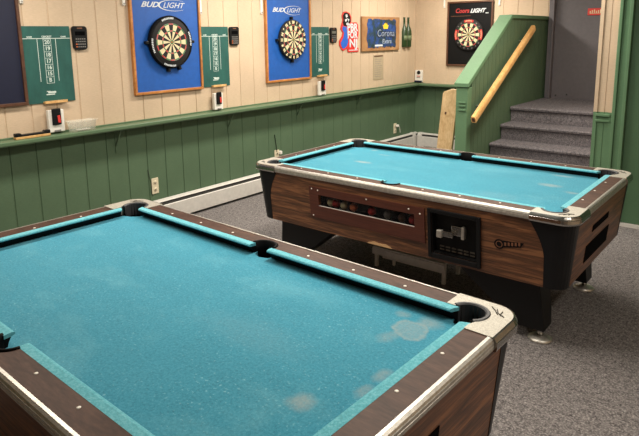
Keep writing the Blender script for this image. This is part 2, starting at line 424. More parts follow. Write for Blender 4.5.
# ------------------------------------------------------------------ baseboard heaters
def heater(label, loc, rz, length, joints):
    # local: x along the run, y out of the wall (0..hd), z up
    o = tag(empty('baseboard_heater', loc, (0, 0, rz)), label, 'heater')
    T = lambda y, z, x: (x, y, z)
    MB().prism([(.001, .02), (.012, .02), (.012, .225), (.001, .225)], 0, length, 'heater', T=T).build('back_plate', o)
    MB().prism([(.058, .03), (.070, .03), (.070, .175), (.064, .182), (.058, .178)], 0, length, 'heater', T=T).build('front_panel', o)
    MB().prism([(.012, .222), (.012, .232), (.050, .224), (.058, .214), (.054, .210), (.045, .216)], 0, length, 'heater', T=T).build('top_cover', o)
    MB().box(.01, length-.01, .013, .056, .04, .20, 'heater_dark').build('heating_fins', o)
    for x in joints: MB().prism([(.001, 0.002), (.074, .002), (.074, .19), (.06, .232), (.001, .236)], x-.035, x+.035, 'heater', T=T).build('end_cap', o)
    return o
heater('long white baseboard heater below the green wall of dart panels', (.002, YC-.003, 0), -PI/2, YC-.9, (.12, 2.4, 5.2))
heater('short white baseboard heater on the far wall left of the plank', (XS0-.01, YC-.002, 0), PI, XS0-.10, (.04, XS0-.14))

# ------------------------------------------------------------------ dart panels and dartboards
def panel(label, w, h, loc, rot, frame, back):
    o = tag(empty('dart_panel', loc, rot), label, 'dart backboard')
    f = .024; mb = MB()
    for a in ((0, w, 0, f), (0, w, h-f, h), (0, f, f, h-f), (w-f, w, f, h-f)): mb.box(a[0], a[1], a[2], a[3], .001, .034, frame)
    mb.build('frame', o, .003)
    MB().box(f, w-f, f, h-f, .001, .018, back).build('backing', o)
    return o
def swoosh(o, cx, cy, s, mat):
    mb = MB(); n = 26; rg = []
    for i in range(n+1):
        a = math.radians(48+i*262/n); th = .0015+.006*s*math.sin(PI*i/n)
        r1 = (.155*s*math.cos(a)+.0*s, .046*s*math.sin(a)); k = 1+th/(.06*s)
        rg.append([(cx+r1[0], cy+r1[1], .0185), (cx+r1[0]*k, cy+r1[1]*k, .0185), (cx+r1[0]*k, cy+r1[1]*k, .021), (cx+r1[0], cy+r1[1], .021)])
    mb.loft(rg, mat, smooth=False); return mb.build('swoosh', o)
ZP = 1.241
p0 = panel('navy blue dart panel at the far left edge of the wall', .78, 1.19, (0, -.625, ZP+.012), DART, 'frame_dark', 'navy')
p1 = panel('blue dart panel in oak frame between the two left chalkboards', .785, 1.19, (0, 1.108, ZP), DART, 'frame_oak', 'blue')
p2 = panel('blue dart panel in oak frame left of the white and red state sign', .775, 1.19, (0, 2.808, ZP-.008), DART, 'frame_oak', 'blue')
p3 = panel('black dart panel in dark frame on the far wall by the stairs', .70, .925, (.53, YC, 1.28), BACK, 'frame_dark', 'panel_black')
for p in (p1, p2):
    yy = 2.045-1.241
    text_mesh('BUD', .066, 'silver', p, 'lettering', (.222, yy, .0185), .002, .4, .0015, width=.195)
    text_mesh('LIGHT', .070, 'silver', p, 'lettering', (.487, yy-.002, .0185), .002, .4, .0, width=.25)
    swoosh(p, .487, yy-.001, 1.05, 'silver')
text_mesh('Coors', .088, 'red', p3, 'lettering', (.235, .790, .0185), .002, .2, .002, width=.21)
text_mesh('LIGHT', .078, 'silver', p3, 'lettering', (.475, .785, .0185), .002, .4, .003, width=.24)
MB().box(.585, .63, .745, .757, .0185, .020, 'silver').build('lettering', p3)
MB().box(.05, .36, .715, .719, .0185, .020, 'copper').build('underline', p3)

def sector(mb, r0, r1, a0, a1, z, m, n=3, cz=.0):
    ps = [(r1*math.sin(a0+(a1-a0)*i/n), r1*math.cos(a0+(a1-a0)*i/n), z) for i in range(n+1)]
    qs = [(r0*math.sin(a1-(a1-a0)*i/n), r0*math.cos(a1-(a1-a0)*i/n), z) for i in range(n+1)]
    mb.face(ps+qs, m)
def dartboard(label, loc, rot, style):
    o = tag(empty('dartboard', loc, rot), label, 'dartboard', None)
    R = .2255
    MB().lathe([(R-.01, .0), (R+.0, .006), (R, .030), (R-.006, .036), (0.001, .036)], 'sisal_black', n=48).build('board_body', o)
    if style == 'surround':
        prof = [(R, .0), (R+.016, .002), (R+.018, .02), (R+.010, .040), (R-.004, .040)]
        mb = MB(); n = 48
        rings = [[((r)*math.cos(2*PI*j/n), r*math.sin(2*PI*j/n), z) for r, z in prof] for j in range(n)]
        rings.append(rings[0]); mb.loft(rings, 'rubber_and_shade', cap=False).build('surround', o)
    mb = MB(); z = .0368; w = PI/10
    for i in range(20):
        a0 = i*w-w/2; a1 = a0+w; c1 = 'sisal_black' if i % 2 == 0 else 'cream'; c2 = 'dart_red' if i % 2 == 0 else 'dart_green'
        sector(mb, .017, .097, a0, a1, z, c1); sector(mb, .097, .108, a0, a1, z, c2)
        sector(mb, .108, .160, a0, a1, z, c1); sector(mb, .160, .171, a0, a1, z, c2)
    mb.build('scoring_face', o)
    mb = MB()
    for r0, r1, m in ((.0, .008, 'dart_red'), (.008, .017, 'dart_green')):
        for i in range(12): 
            if r0 == 0: mb.face([(0, 0, z), (r1*math.sin(i*PI/6), r1*math.cos(i*PI/6), z), (r1*math.sin((i+1)*PI/6), r1*math.cos((i+1)*PI/6), z)], m)
            else: sector(mb, r0, r1, i*PI/6, (i+1)*PI/6, z, m, 1)
    mb.build('bullseye', o)
    mb = MB(); n = 60
    for r in (.097, .108, .160, .171):
        rings = [[(rr*math.cos(2*PI*j/n), rr*math.sin(2*PI*j/n), zz) for rr, zz in ((r-.0009, z), (r, z+.0014), (r+.0009, z))] for j in range(n)]
        rings.append(rings[0]); mb.loft(rings, 'wire', cap=False, closed=False)
    mb.build('wire_spider', o)
    nums = [20, 1, 18, 4, 13, 6, 10, 15, 2, 17, 3, 19, 7, 16, 8, 11, 14, 9, 12, 5]
    if style == 'surround':
        for a in (-10, 82, 190, 262):
            mb = MB(); sector(mb, .206, .228, math.radians(a-19), math.radians(a+19), .0405, 'rubber_and_shade', 8)
            for k in range(9):
                b = a-16+k*4; sector(mb, .209, .226, math.radians(b-1.3), math.radians(b+1.3), .041, 'silver', 1)
            mb.build('ring_lettering', o)
    elif style == 'plain':
        for k, nn in enumerate(nums):
            a = math.radians(k*18)
            text_mesh(str(nn), .040, 'cream', o, 'numeral', (.197*math.sin(a), .197*math.cos(a), .0375), .0006, 0, .0035, rot=-a)
    else:
        for a in (0, 90, 270):
            mb = MB(); sector(mb, .180, .214, math.radians(a-21), math.radians(a+21), .0374, 'dart_red', 8)
            for k in range(7): sector(mb, .189, .204, math.radians(a-14+k*4.5-1), math.radians(a-14+k*4.5+1), .0379, 'cream', 1)
            mb.build('ring_lettering', o)
        for k, nn in enumerate(nums):
            a = k*18
            if min(abs(a-b) for b in (0, 90, 270, 360)) < 26: continue
            a = math.radians(a); text_mesh(str(nn), .026, 'key', o, 'numeral', (.195*math.sin(a), .195*math.cos(a), .0375), .0006, 0, .001, rot=-a)
    if style != 'dim':
        for a in ((-90, 90, 160, 188) if style == 'surround' else (-90, 0, 180)):
            a = math.radians(a); r = R+(.028 if style == 'surround' else .014)
            mb = MB(); mb.box(-.014, .014, -.012, .022, -.012, .026, 'black'); c = mb.build('mounting_clip', o, .004)
            c.location = (r*math.sin(a), r*math.cos(a), 0.001); c.rotation_euler = (0, 0, -a)
    return o
dartboard('dartboard with thick black surround on the left blue panel', (.030, 1.51, 1.708), DART, 'surround')
dartboard('dartboard with cream numbered ring on the right blue panel', (.030, 3.222, 1.705), DART, 'plain')
dartboard('dartboard with red ring labels on the black far panel', (.884, YC-.018, 1.731), BACK, 'dim')

# white lamp arms beside the panels, running up out of view
def arm(label, loc, rot, h):
    o = tag(empty('lamp_arm', loc, rot), label, 'lamp bracket')
    MB().box(-.013, .013, 0, h, .001, .018, 'white').build('strip', o, .003)
    MB().tube([(0, .015, .018), (0, .015, .026)], .006, 'wire').build('screw', o)
    return o
for lab, y, z in (('white bracket strip beside the navy panel', .185, 2.02), ('white bracket strip just left of the oak framed left blue panel', 1.065, 2.03),
                  ('white bracket strip just right of the left blue panel', 1.915, 1.97), ('white bracket strip just left of the right blue panel', 2.765, 1.99)):
    arm(lab, (0, y, z), DART, 2.5-z)
arm('white bracket strip left of the black far panel', (.47, YC, 2.12), BACK, .35)
arm('white bracket strip right of the black far panel', (1.31, YC, 2.12), BACK, .35)

# ------------------------------------------------------------------ chalkboards, scorers, marker boxes
def line(mb, x0, y0, x1, y1, t, m='chalk', z=.0102):
    mb.box(min(x0, x1)-(t/2 if x0 == x1 else 0), max(x0, x1)+(t/2 if x0 == x1 else 0), min(y0, y1)-(t/2 if y0 == y1 else 0), max(y0, y1)+(t/2 if y0 == y1 else 0), .0095, z, m)
def chalkboard(label, y, w):
    o = tag(empty('chalkboard', (0, y, 1.252), DART), label, 'chalkboard')
    MB().box(0, w, 0, .60, .001, .0095, 'board_green').build('board', o, .002)
    mb = MB(); line(mb, .0, .505, w, .505, .005)
    cx = w*.5
    line(mb, w*.30, .12+.05, w*.30, .505, .004); line(mb, w*.68, .12+.05, w*.68, .505, .004)
    line(mb, cx-.03, .155, cx-.03, .50, .003); line(mb, cx+.03, .155, cx+.03, .50, .003)
    for k in range(8): line(mb, cx-.03, .155+k*.0493, cx+.03, .155+k*.0493, .003)
    mb.build('ruled_lines', o)
    for k, s in enumerate(('20', '19', '18', '17', '16', '15', 'B')):
        text_mesh(s, .042, 'chalk', o, 'numeral', (cx, .155+(6.5-k)*.0493, .0098), .0004, bold=.001)
    text_mesh('GAME', .016, 'chalk', o, 'lettering', (w*.15, .517, .0098), .0004, bold=.0006)
    text_mesh('CRICKET', .02, 'chalk', o, 'lettering', (cx, .518, .0098), .0004, bold=.0006)
    text_mesh('GAME', .016, 'chalk', o, 'lettering', (w*.85, .517, .0098), .0004, bold=.0006)
    mb = MB(); mb.box(cx-.045, cx+.025, .062, .070, .0095, .0104, 'chalk'); mb.box(cx-.03, cx+.035, .075, .090, .0095, .0104, 'chalk'); mb.box(cx-.04, cx-.01, .088, .094, .0095, .0104, 'chalk')
    mb.build('maker_mark', o)
    MB().box(w*.30, w*.78, -.004, .012, .0095, .045, 'pine').box(w*.30, w*.78, .012, .018, .040, .045, 'pine').build('chalk_tray', o, .002)
    return o
chalkboard('green cricket scoring chalkboard beside the navy panel', .160, .388)
chalkboard('green chalkboard right of the dartboard with the black surround', 1.900, .366)
chalkboard('green chalkboard right of the dartboard with the cream ring', 3.598, .360)
def scorer(label, y, z, light=False):
    o = tag(empty('electronic_scorer', (0, y, z), DART), label, 'dart scorer')
    P = []
    for cx, cy, a0 in ((.108, .168, 0), (.027, .168, 90), (.032, .027, 180), (.103, .027, 270)):
        for i in range(5):
            a = math.radians(a0+i*22.5); P.append((cx+.025*math.cos(a), cy+.025*math.sin(a)))
    MB().prism(P, .001, .026, 'black').build('casing', o, .004)
    mb = MB(); mb.box(.045, .09, .172, .180, .026, .0275, 'copper'); mb.build('badge', o)
    MB().box(.025, .11, .118, .150, .026, .0275, 'screen' if light else 'dark').build('screen', o)
    mb = MB()
    for r in range(4):
        for c in range(5):
            mb.box(.026+c*.018, .038+c*.018, .022+r*.021, .031+r*.021, .026, .029, 'orange' if c == 0 and r < 2 else 'key')
    mb.build('keypad', o)
    return o
scorer('black electronic dart scorer right of the chalkboard by the navy panel', .560, 1.660)
scorer('black electronic dart scorer right of the middle chalkboard', 2.276, 1.658)
scorer('black electronic dart scorer left of the red, white and blue sign', 3.972, 1.652, True)
def holder(label, loc, w=.115, h=.19, rot=DART, style=0):
    o = tag(empty('dispenser_box', loc, rot), label, 'dispenser')
    MB().box(-w/2, w/2, 0, h*.97, .002, .04, 'white').build('casing', o, .006)
    if style == 0:
        MB().box(-w*.30, w*.26, h*.32, h*1.03, .04, .056, 'black').build('front_cover', o, .006)
        MB().prism([(w*.02, h*.42), (w*.2, h*.40), (w*.17, h*.74), (w*.0, h*.72)], .056, .060, 'sign_red').build('red_label', o, .003)
        MB().box(-w*.2, w*.2, h*.02, h*.1, .04, .052, 'key').build('outlet_lip', o, .003)
    else:
        MB().lathe([(.001, 0), (w*.24, 0), (w*.2, .008), (.001, .009)], 'black', (w*.02, h*.78, .04), 16).build('front_window', o)
        MB().box(-w*.25, w*.25, h*.45, h*.52, .04, .0415, 'red').box(-w*.25, w*.22, h*.33, h*.40, .04, .0415, 'key').build('lettering', o)
        MB().box(-w*.52, w*.52, 0, h*.13, .04, .052, 'navy').build('base_strip', o, .003)
    return o
holder('white box with black and red front, standing on shelf beside the clear tub', (.022, .345, SH+.013), .13, .185)
holder('white box with black and red front below the middle chalkboard', (.022, 2.055, SH+.013), .115, .175)
holder('white box with black and red front below the rightmost chalkboard', (.022, 3.76, SH+.013), .13, .18)
holder('white box with round black window in the corner of the shelves', (.075, YC-.002, SH+.013), .125, .19, BACK, 1)

# eraser brush and clear tub on the shelf
er = tag(empty('chalk_eraser', (.075, .135, SH+.0005)), 'long black chalk brush with a tan base, lying on shelf', 'eraser')
MB().box(-.022, .022, -.135, .135, 0, .018, 'pine').build('base', er, .003)
MB().prism([(-.135, .018), (.135, .018), (.135, .046), (.095, .046), (.085, .034), (-.085, .034), (-.095, .046), (-.135, .046)], -.02, .02, 'black', T=lambda y, z, x: (x, y, z)).build('handle', er, .004)
tb = tag(empty('plastic_tub', (.082, .545, SH+.001)), 'clear plastic tub sitting open on the green shelf', 'tub')
def rr(cx, cy, hx, hy, r, z, n=4):
    out = []
    for sx, sy, a0 in ((1, 1, 0), (-1, 1, 90), (-1, -1, 180), (1, -1, 270)):
        for i in range(n+1):
            a = math.radians(a0+90*i/n); out.append((cx+sx*(hx-r)+r*math.cos(a), cy+sy*(hy-r)+r*math.sin(a), z))
    return out
MB().loft([rr(0, 0, .040, .10, .015, 0), rr(0, 0, .046, .112, .015, .078), rr(0, 0, .055, .124, .018, .08), rr(0, 0, .056, .126, .018, .088),
           rr(0, 0, .051, .118, .015, .088), rr(0, 0, .044, .108, .013, .078), rr(0, 0, .037, .095, .012, .004)], 'clear').build('tub_wall', tb)
MB().box(-.02, .02, -.05, .06, .005, .014, 'white').build('cloth', tb, .003)

# ------------------------------------------------------------------ wall signs
sn = tag(empty('wall_sign', (0, 4.178, 1.527), DART), 'cut-out sign reading PBR FOR NJ in white on red and blue', 'sign')
def sgn(pts, z0, z1, m, name, parent):
    P = [((px-33)/142*.42, (338-py)/290*.52) for px, py in pts]
    return MB().prism(P, z0, z1, m).build(name, parent)
sgn([(82, 46), (108, 58), (120, 85), (118, 125), (160, 122), (172, 140), (176, 200), (172, 240), (160, 262), (166, 304), (175, 312), (175, 338), (96, 338), (88, 310), (62, 326), (48, 318), (33, 285), (32, 255), (52, 220), (58, 195), (42, 170), (48, 140), (58, 110), (52, 75), (62, 52)], .001, .010, 'sign_red', 'red_outline', sn)
sgn([(58, 150), (84, 158), (90, 230), (96, 262), (84, 296), (60, 312), (48, 300), (40, 270), (60, 232), (66, 200), (52, 172)], .010, .013, 'sign_blue', 'blue_shape', sn)
sgn([(82, 54), (102, 64), (113, 88), (114, 120), (86, 152), (64, 148), (58, 128), (62, 100), (58, 76), (68, 58)], .010, .013, 'panel_black', 'dark_top', sn)
for k, pts in enumerate(([(74, 70), (88, 66), (92, 84), (80, 92)], [(70, 104), (90, 96), (84, 116), (74, 120)], [(92, 96), (104, 104), (96, 120)], [(80, 128), (98, 124), (92, 142), (82, 144)])):
    sgn(pts, .013, .0145, 'silver', 'white_patch', sn)
for s_, cy, cx, sz, wd in (('PBR', 162, 129, .135, .235), ('FOR', 215, 129, .125, .225), ('NJ', 276, 134, .15, .17)):
    text_mesh(s_, sz, 'silver', sn, 'lettering', ((cx-33)/142*.42, (338-cy)/290*.52, .0125), .002, 0, .004, width=wd)
MB().box(.205, .40, .02, .030, .010, .012, 'silver').build('small_print', sn)
cs = tag(empty('wall_sign', (0, 4.660, 1.527), DART), 'wooden plaque with blue tropical print and yellow crown', 'sign')
MB().box(0, .952, 0, .465, .001, .028, 'plaque_wood').build('wooden_plaque', cs, .004)
P = []; random.seed(3)
for i in range(26): P.append((.13+.70*i/25, .045+random.uniform(-.012, .016)))
for i in range(8): P.append((.84+random.uniform(-.015, .02), .07+.34*i/7))
for i in range(26): P.append((.83-.70*i/25, .43+random.uniform(-.014, .008)))
for i in range(8): P.append((.12+random.uniform(-.02, .015), .40-.34*i/7))
MB().prism(P, .028, .031, 'print').build('picture', cs)
cr = MB(); cx, cy = .57, .335
cr.prism([(cx-.05, cy-.035), (cx+.05, cy-.035), (cx+.06, cy-.01), (cx+.075, cy+.015), (cx+.045, cy+.02), (cx+.03, cy+.042), (cx+.01, cy+.03), (cx, cy+.055), (cx-.01, cy+.03), (cx-.03, cy+.042), (cx-.045, cy+.02), (cx-.075, cy+.015), (cx-.06, cy-.01)], .031, .034, 'yellow'); cr.build('crown', cs)
text_mesh('Corona', .150, 'navy', cs, 'lettering', (.585, .235, .0312), .0008, .1, .008, width=.47)
text_mesh('Corona', .140, 'pale', cs, 'lettering', (.585, .238, .033), .001, .1, -.001, width=.44)
text_mesh('Extra', .085, 'pale', cs, 'lettering', (.61, .125, .032), .001, .1, .001, width=.24)
MB().box(.30, .50, .06, .085, .031, .0325, 'silver').build('sand_strip', cs)
bt = tag(empty('bottle_ornament', (0, 5.715, 1.56), DART), 'pair of dark green bottle shapes mounted on wall right of plaque', 'wall ornament')
for x in (.062, .178):
    b = MB().lathe([(.002, 0), (.05, .0), (.055, .01), (.056, .22), (.045, .27), (.022, .315), (.018, .41), (.022, .415), (.022, .435), (.002, .437)], 'bottle', (x, 0, .003), 10, 'y', 0, PI).build('bottle', bt)
    MB().lathe([(.0565, .10), (.0575, .10), (.0575, .17), (.0565, .17)], 'label', (x, 0, .003), 10, 'y', .15, PI-.6).build('label', b)
ps = tag(empty('wall_placard', (0, 4.965, 1.125), DART), 'narrow tan placard with dark top strip below the plaque', 'placard')
MB().box(0, .255, 0, .345, .001, .006, 'sheet').build('sheet', ps)
MB().box(.02, .235, .318, .335, .006, .008, 'frame_dark').build('header', ps)
mb = MB()
for k in range(9): mb.box(.03, .22-.02*(k % 3), .28-k*.03, .284-k*.03, .006, .0068, 'key')
mb.build('small_print', ps)

# ------------------------------------------------------------------ outlets
def outlet(label, y, z, extra):
    o = tag(empty('wall_outlet', (0, y, z), DART), label, 'outlet')
    MB().box(-.038, .038, -.076, .076, .001, .008, 'ivory').build('cover_plate', o, .003)
    for s in (-1, 1):
        r = MB().lathe([(.001, 0), (.018, 0), (.017, .004), (.001, .004)], 'ivory', (0, s*.034, .008), 14).build('receptacle', o)
        MB().box(-.008, -.004, s*.034-.006, s*.034+.008, .012, .0128, 'dark').box(.004, .008, s*.034-.006, s*.034+.008, .012, .0128, 'dark').box(-.003, .003, s*.034-.014, s*.034-.009, .012, .0128, 'dark').build('slots', r)
    if extra == 'wire':
        MB().tube([(-.03, -.09, .004), (-.048, -.06, .010), (-.045, .03, .010), (-.06, .10, .006), (-.07, .17, .004)], .0025, 'black', 6).build('black_wire', o)
    if extra == 'wire_up':
        MB().tube([(0, .03, .01), (-.01, .10, .012), (-.02, .20, .006), (-.03, .26, .004)], .004, 'dark', 6).build('black_wire', o)
        MB().box(.03, .06, .02, .06, .003, .04, 'white').build('plug', o, .006)
    if extra == 'plug':
        MB().box(.01, .05, .02, .055, .012, .05, 'white').build('plug', o, .008)
        MB().tube([(.045, .035, .04), (.075, .02, .035), (.10, -.03, .03), (.11, -.075, .03)], .006, 'white').build('white_cord', o)
    return o
outlet('ivory outlet with black wire on the green wall behind the near table', 1.265, .37, 'wire')
outlet('ivory outlet low on green wall just behind the far pool table corner', 2.955, .37, 'wire_up')
outlet('ivory outlet with white plug under the narrow placard', 5.555, .36, 'plug')

# ------------------------------------------------------------------ pool tables
HL, HW, HZ = 1.185, .668, .804
BZ = .757
def prof_v(z, top=.655, bot=.618): return bot+(top-bot)*(z-.375)/(.762-.375)
def prof_u(z, top=1.170, bot=1.135): return bot+(top-bot)*(z-.375)/(.762-.375)
def bnd(z):
    t = max(0, (z-.56)/.20); return 1.025-.085*min(1, t)**1.6
def pool_table(label, loc, rz, feltm, full):
    T = tag(empty('pool_table', loc, (0, 0, rz)), label, 'pool table')
    zs = [.375, .45, .52, .56, .60, .64, .68, .72, .762]
    # wooden side and end panels
    for s in (-1, 1):
        mb = MB()
        def seg(u0, u1, za, zb):
            zz = [za]+[z for z in zs if za < z < zb]+[zb]
            f0 = (lambda z: -bnd(z)) if u0 is None else (lambda z: u0)
            f1 = (lambda z: bnd(z)) if u1 is None else (lambda z: u1)
            mb.loft([[(f0(z), s*prof_v(z), z), (f1(z), s*prof_v(z), z), (f1(z), s*(prof_v(z)-.02), z), (f0(z), s*(prof_v(z)-.02), z)] for z in zz], 'wood', smooth=False)
        if full and s == -1:
            seg(None, -.545, .375, .762); seg(-.545, .228, .375, .566); seg(-.545, .228, .652, .762); seg(.228, .345, .375, .762)
            seg(.345, .642, .375, .425); seg(.345, .642, .69, .762); seg(.642, None, .375, .762)
        else: seg(None, None, .375, .762)
        mb.build('side_panel', T)
        mb = MB(); mb.loft([[(s*prof_u(z), a*.53, z) for a in (-1, 1)]+[(s*(prof_u(z)-.03), .53, z), (s*(prof_u(z)-.03), -.53, z)] for z in zs], 'wood', smooth=False)
        mb.build('end_panel', T)
    for su in (-1, 1):
        for sv in (-1, 1):
            mb = MB(); rings = []
            for z in zs:
                u, v, r = prof_u(z)+.002, prof_v(z)+.002, .085
                out = [(bnd(z)*1.0, v)]
                out += [(u-r+r*math.sin(math.radians(a)), v-r+r*math.cos(math.radians(a))) for a in range(0, 91, 15)]
                out += [(u, .53)]
                inn = [(u-.04, .53), (u-.04, v-.045), (bnd(z), v-.035)]
                rings.append([(su*a, sv*b, z) for a, b in out+inn])
            mb.loft(rings, 'cab_black', smooth=False)
            o = mb.build('corner_panel', T)
            for f in o.data.polygons: f.use_smooth = False
    MB().box(-1.10, 1.10, -.585, .585, .378, .388, 'leg_black').build('underside', T)
    # slate bed with cloth
    P = []
    def hole(cx, cy, r, a0, a1, n=10): return [(cx+r*math.cos(math.radians(a0+(a1-a0)*i/n)), cy+r*math.sin(math.radians(a0+(a1-a0)*i/n))) for i in range(n+1)]
    P += hole(1.052, .548, .072, 180, 270, 6)
    P = []
    q = [(1.095, .47), (1.02, .50), (.985, .535), (.975, .575)]
    sd = [(.055, .575), (.045, .545), (0, .530), (-.045, .545), (-.055, .575)]
    P = q+sd+[(-a, b) for a, b in q[::-1]]
    P = P+[(a, -b) for a, b in P[::-1]]
    MB().prism(P, BZ-.03, BZ, feltm).build('bed', T)
    # cushions
    CW = .038
    cp = [(0., HZ+.0005), (.026, HZ+.0015), (.034, HZ), (CW, HZ-.0045), (.036, HZ-.010), (.030, HZ-.0125), (0., HZ-.0130)]
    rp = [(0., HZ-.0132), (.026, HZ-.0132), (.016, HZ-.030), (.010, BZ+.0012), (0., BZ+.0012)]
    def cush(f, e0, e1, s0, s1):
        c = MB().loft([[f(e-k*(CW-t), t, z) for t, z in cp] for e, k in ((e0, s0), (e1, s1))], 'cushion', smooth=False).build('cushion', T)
        MB().loft([[f(e-k*(CW-t), t, z) for t, z in rp] for e, k in ((e0+.004, s0), (e1-.004, s1))], 'rubber_and_shade', smooth=False).build('shade_strip', c)  # black strip put in for the shade below the cushion nose
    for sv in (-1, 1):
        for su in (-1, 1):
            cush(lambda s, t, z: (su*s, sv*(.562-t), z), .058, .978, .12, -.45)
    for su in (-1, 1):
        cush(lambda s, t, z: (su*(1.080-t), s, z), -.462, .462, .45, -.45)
    # wooden rail tops
    for sv in (-1, 1):
        P = [(-.945, .562), (-.078, .562)]+[( .070*math.cos(math.radians(a)), .566+.062*math.sin(math.radians(a))) for a in range(180, -1, -15)]+[(.078, .562), (.945, .562), (.945, .646), (-.945, .646)]
        MB().prism([(a, sv*b) for a, b in P], BZ+.0005, HZ, 'rail_wood').build('rail', T)
    for su in (-1, 1):
        MB().box(min(su*1.080, su*1.164), max(su*1.080, su*1.164), -.43, .43, BZ+.0005, HZ, 'rail_wood').build('rail', T)
    # ridged aluminium trim
    tp = [(0, HZ-.002), (0, HZ+.002), (.010, HZ+.001), (.018, HZ-.004), (.021, HZ-.010), (.019, HZ-.0115), (.0225, HZ-.013), (.0235, HZ-.021), (.021, HZ-.0225), (.0235, HZ-.024), (.0235, HZ-.034), (.019, HZ-.042), (.004, HZ-.043)]
    for sv in (-1, 1):
        MB().loft([[(e, sv*(.646+t), z) for t, z in tp] for e in (-.945, .945)], 'alu', smooth=False).build('trim', T)
    for su in (-1, 1):
        MB().loft([[(su*(1.164+t), e, z) for t, z in tp] for e in (-.43, .43)], 'alu', smooth=False).build('trim', T)
    # corner castings, pocket rims and cups
    R = .088
    for su in (-1, 1):
        for sv in (-1, 1):
            uo, vo = 1.182, .664
            arc = [(uo-R+R*math.sin(math.radians(a)), vo-R+R*math.cos(math.radians(a))) for a in range(0, 91, 10)]
            hl = [(1.040+.068*math.cos(math.radians(a)), .546+.068*math.sin(math.radians(a))) for a in range(-36, 158, 12)]
            P = [(.946, vo)]+arc+[(uo, .431), (1.080, .431), (1.080, .465)]+hl+[(.980, .562), (.946, .562)]
            c = MB().prism([(su*a, sv*b) for a, b in P], BZ+.001, HZ+.003, 'casting').build('corner_casting', T)
            ep = [(-.002, HZ+.004), (.004, HZ+.002), (.009, HZ-.006), (.012, HZ-.012), (.010, HZ-.014), (.013, HZ-.016), (.014, HZ-.034), (.010, HZ-.044), (-.002, HZ-.045)]
            path = [((.946, vo), (0, 1))]+[((uo-R+R*math.sin(math.radians(a)), vo-R+R*math.cos(math.radians(a))), (math.sin(math.radians(a)), math.cos(math.radians(a)))) for a in range(0, 91, 10)]+[((uo, .431), (1, 0))]
            e = MB().loft([[(su*(p[0]+n_[0]*t), sv*(p[1]+n_[1]*t), z) for t, z in ep] for p, n_ in path], 'chrome', smooth=False).build('chrome_edge', c)
            for k in range(3):
                m2 = MB(); a = math.radians(45); bx, by = 1.108+.013*k, .606-.003*k
                m2.tube([(su*(bx-.022+.01*k), sv*(by+.024-.004*k), HZ+.0042), (su*(bx), sv*(by+.004-.006*k), HZ+.0046), (su*(bx+.018), sv*(by-.020), HZ+.0042)], .0018, 'brown_mark', 5)
                m2.build('embossed_script', c)
            # rim
            def rim(cx, cy, r, a0, a1, w, cyc):
                mb = MB(); rg = []
                n = 14
                for i in range(n+1):
                    a = math.radians(a0+(a1-a0)*i/n); ca, sa = math.cos(a), math.sin(a)
                    rg.append([(su*(cx+(r+t)*ca), sv*(cy+(r+t)*sa), z) for t, z in ((0, BZ-.02), (0, HZ+.002), (w*.3, HZ+.0065), (w*.8, HZ+.0065), (w, HZ+.0032), (.002, HZ-.01))])
                mb.loft(rg, 'liner', smooth=False); return mb.build('pocket_rim', T)
            rim(1.040, .546, .057, -52, 160, .017, None)
            MB().lathe([(.051, HZ-.004), (.0525, HZ-.004), (.056, .70), (.05, .655), (.001, .65), (.001, .655), (.045, .66), (.05, .70)], 'rubber_and_shade', (su*1.045, sv*.548, 0), 18, 'z', 0, 2*PI).build('pocket_cup', T) if False else None
            mb = MB(); n = 20
            def prt(r, z): return [(su*(1.040+r*math.cos(2*PI*j/n)), sv*(.546+r*math.sin(2*PI*j/n)), z) for j in range(n)]
            mb.loft([prt(.058, BZ-.004), prt(.056, .68), prt(.03, .66)], 'rubber_and_shade', cap=False); mb.bm.faces.new([mb.bm.verts.new(p) for p in prt(.032, .662)])
            mb.build('pocket_cup', T)
            # dark throat behind the jaws
            P = [(.992, .50), (.978, .560), (.985, .575)]
            mb = MB(); rg = []
            for i in range(13):
                a = math.radians(-62+i*232/12)
                rg.append([(su*(1.040+.0575*math.cos(a)), sv*(.546+.0575*math.sin(a)), z) for z in (BZ-.05, HZ-.001)]+[(su*(1.040+.0585*math.cos(a)), sv*(.546+.0585*math.sin(a)), z) for z in (HZ-.001, BZ-.05)])
            mb.loft(rg, 'rubber_and_shade', smooth=True); mb.build('pocket_throat', T)
    for sv in (-1, 1):
        mb = MB(); rg = []
        for i in range(15):
            a = math.radians(i*180/14); ca, sa = math.cos(a), math.sin(a)
            rg.append([((.058+t)*ca, sv*(.560+(.050+t)*sa), z) for t, z in ((0, BZ-.06), (0, HZ+.003), (.004, HZ+.006), (.010, HZ+.006), (.0125, HZ+.0005), (.006, HZ-.004), (.004, BZ-.06))])
        mb.loft(rg, 'rubber_and_shade'); mb.build('pocket_rim', T)
        mb = MB(); n = 20
        def prt2(r, z): return [(r*math.cos(2*PI*j/n), sv*(.560+r*.86*math.sin(2*PI*j/n)), z) for j in range(n)]
        mb.loft([prt2(.057, BZ-.032), prt2(.054, .68), prt2(.03, .66)], 'rubber_and_shade', cap=False); mb.bm.faces.new([mb.bm.verts.new(p) for p in prt2(.032, .662)])
        mb.build('pocket_cup', T)
    # inlaid sights
    def sight(u, v): MB().lathe([(.001, 0), (.0065, 0), (.006, .0012), (.001, .0014)], 'sight', (u, v, HZ), 10).build('sight', T)
    for sv in (-1, 1):
        for u in (-.75, -.5, -.25, .25, .5, .75): sight(u, sv*.592)
    for su in (-1, 1):
        for v in (-.25, 0, .25): sight(su*1.102, v)
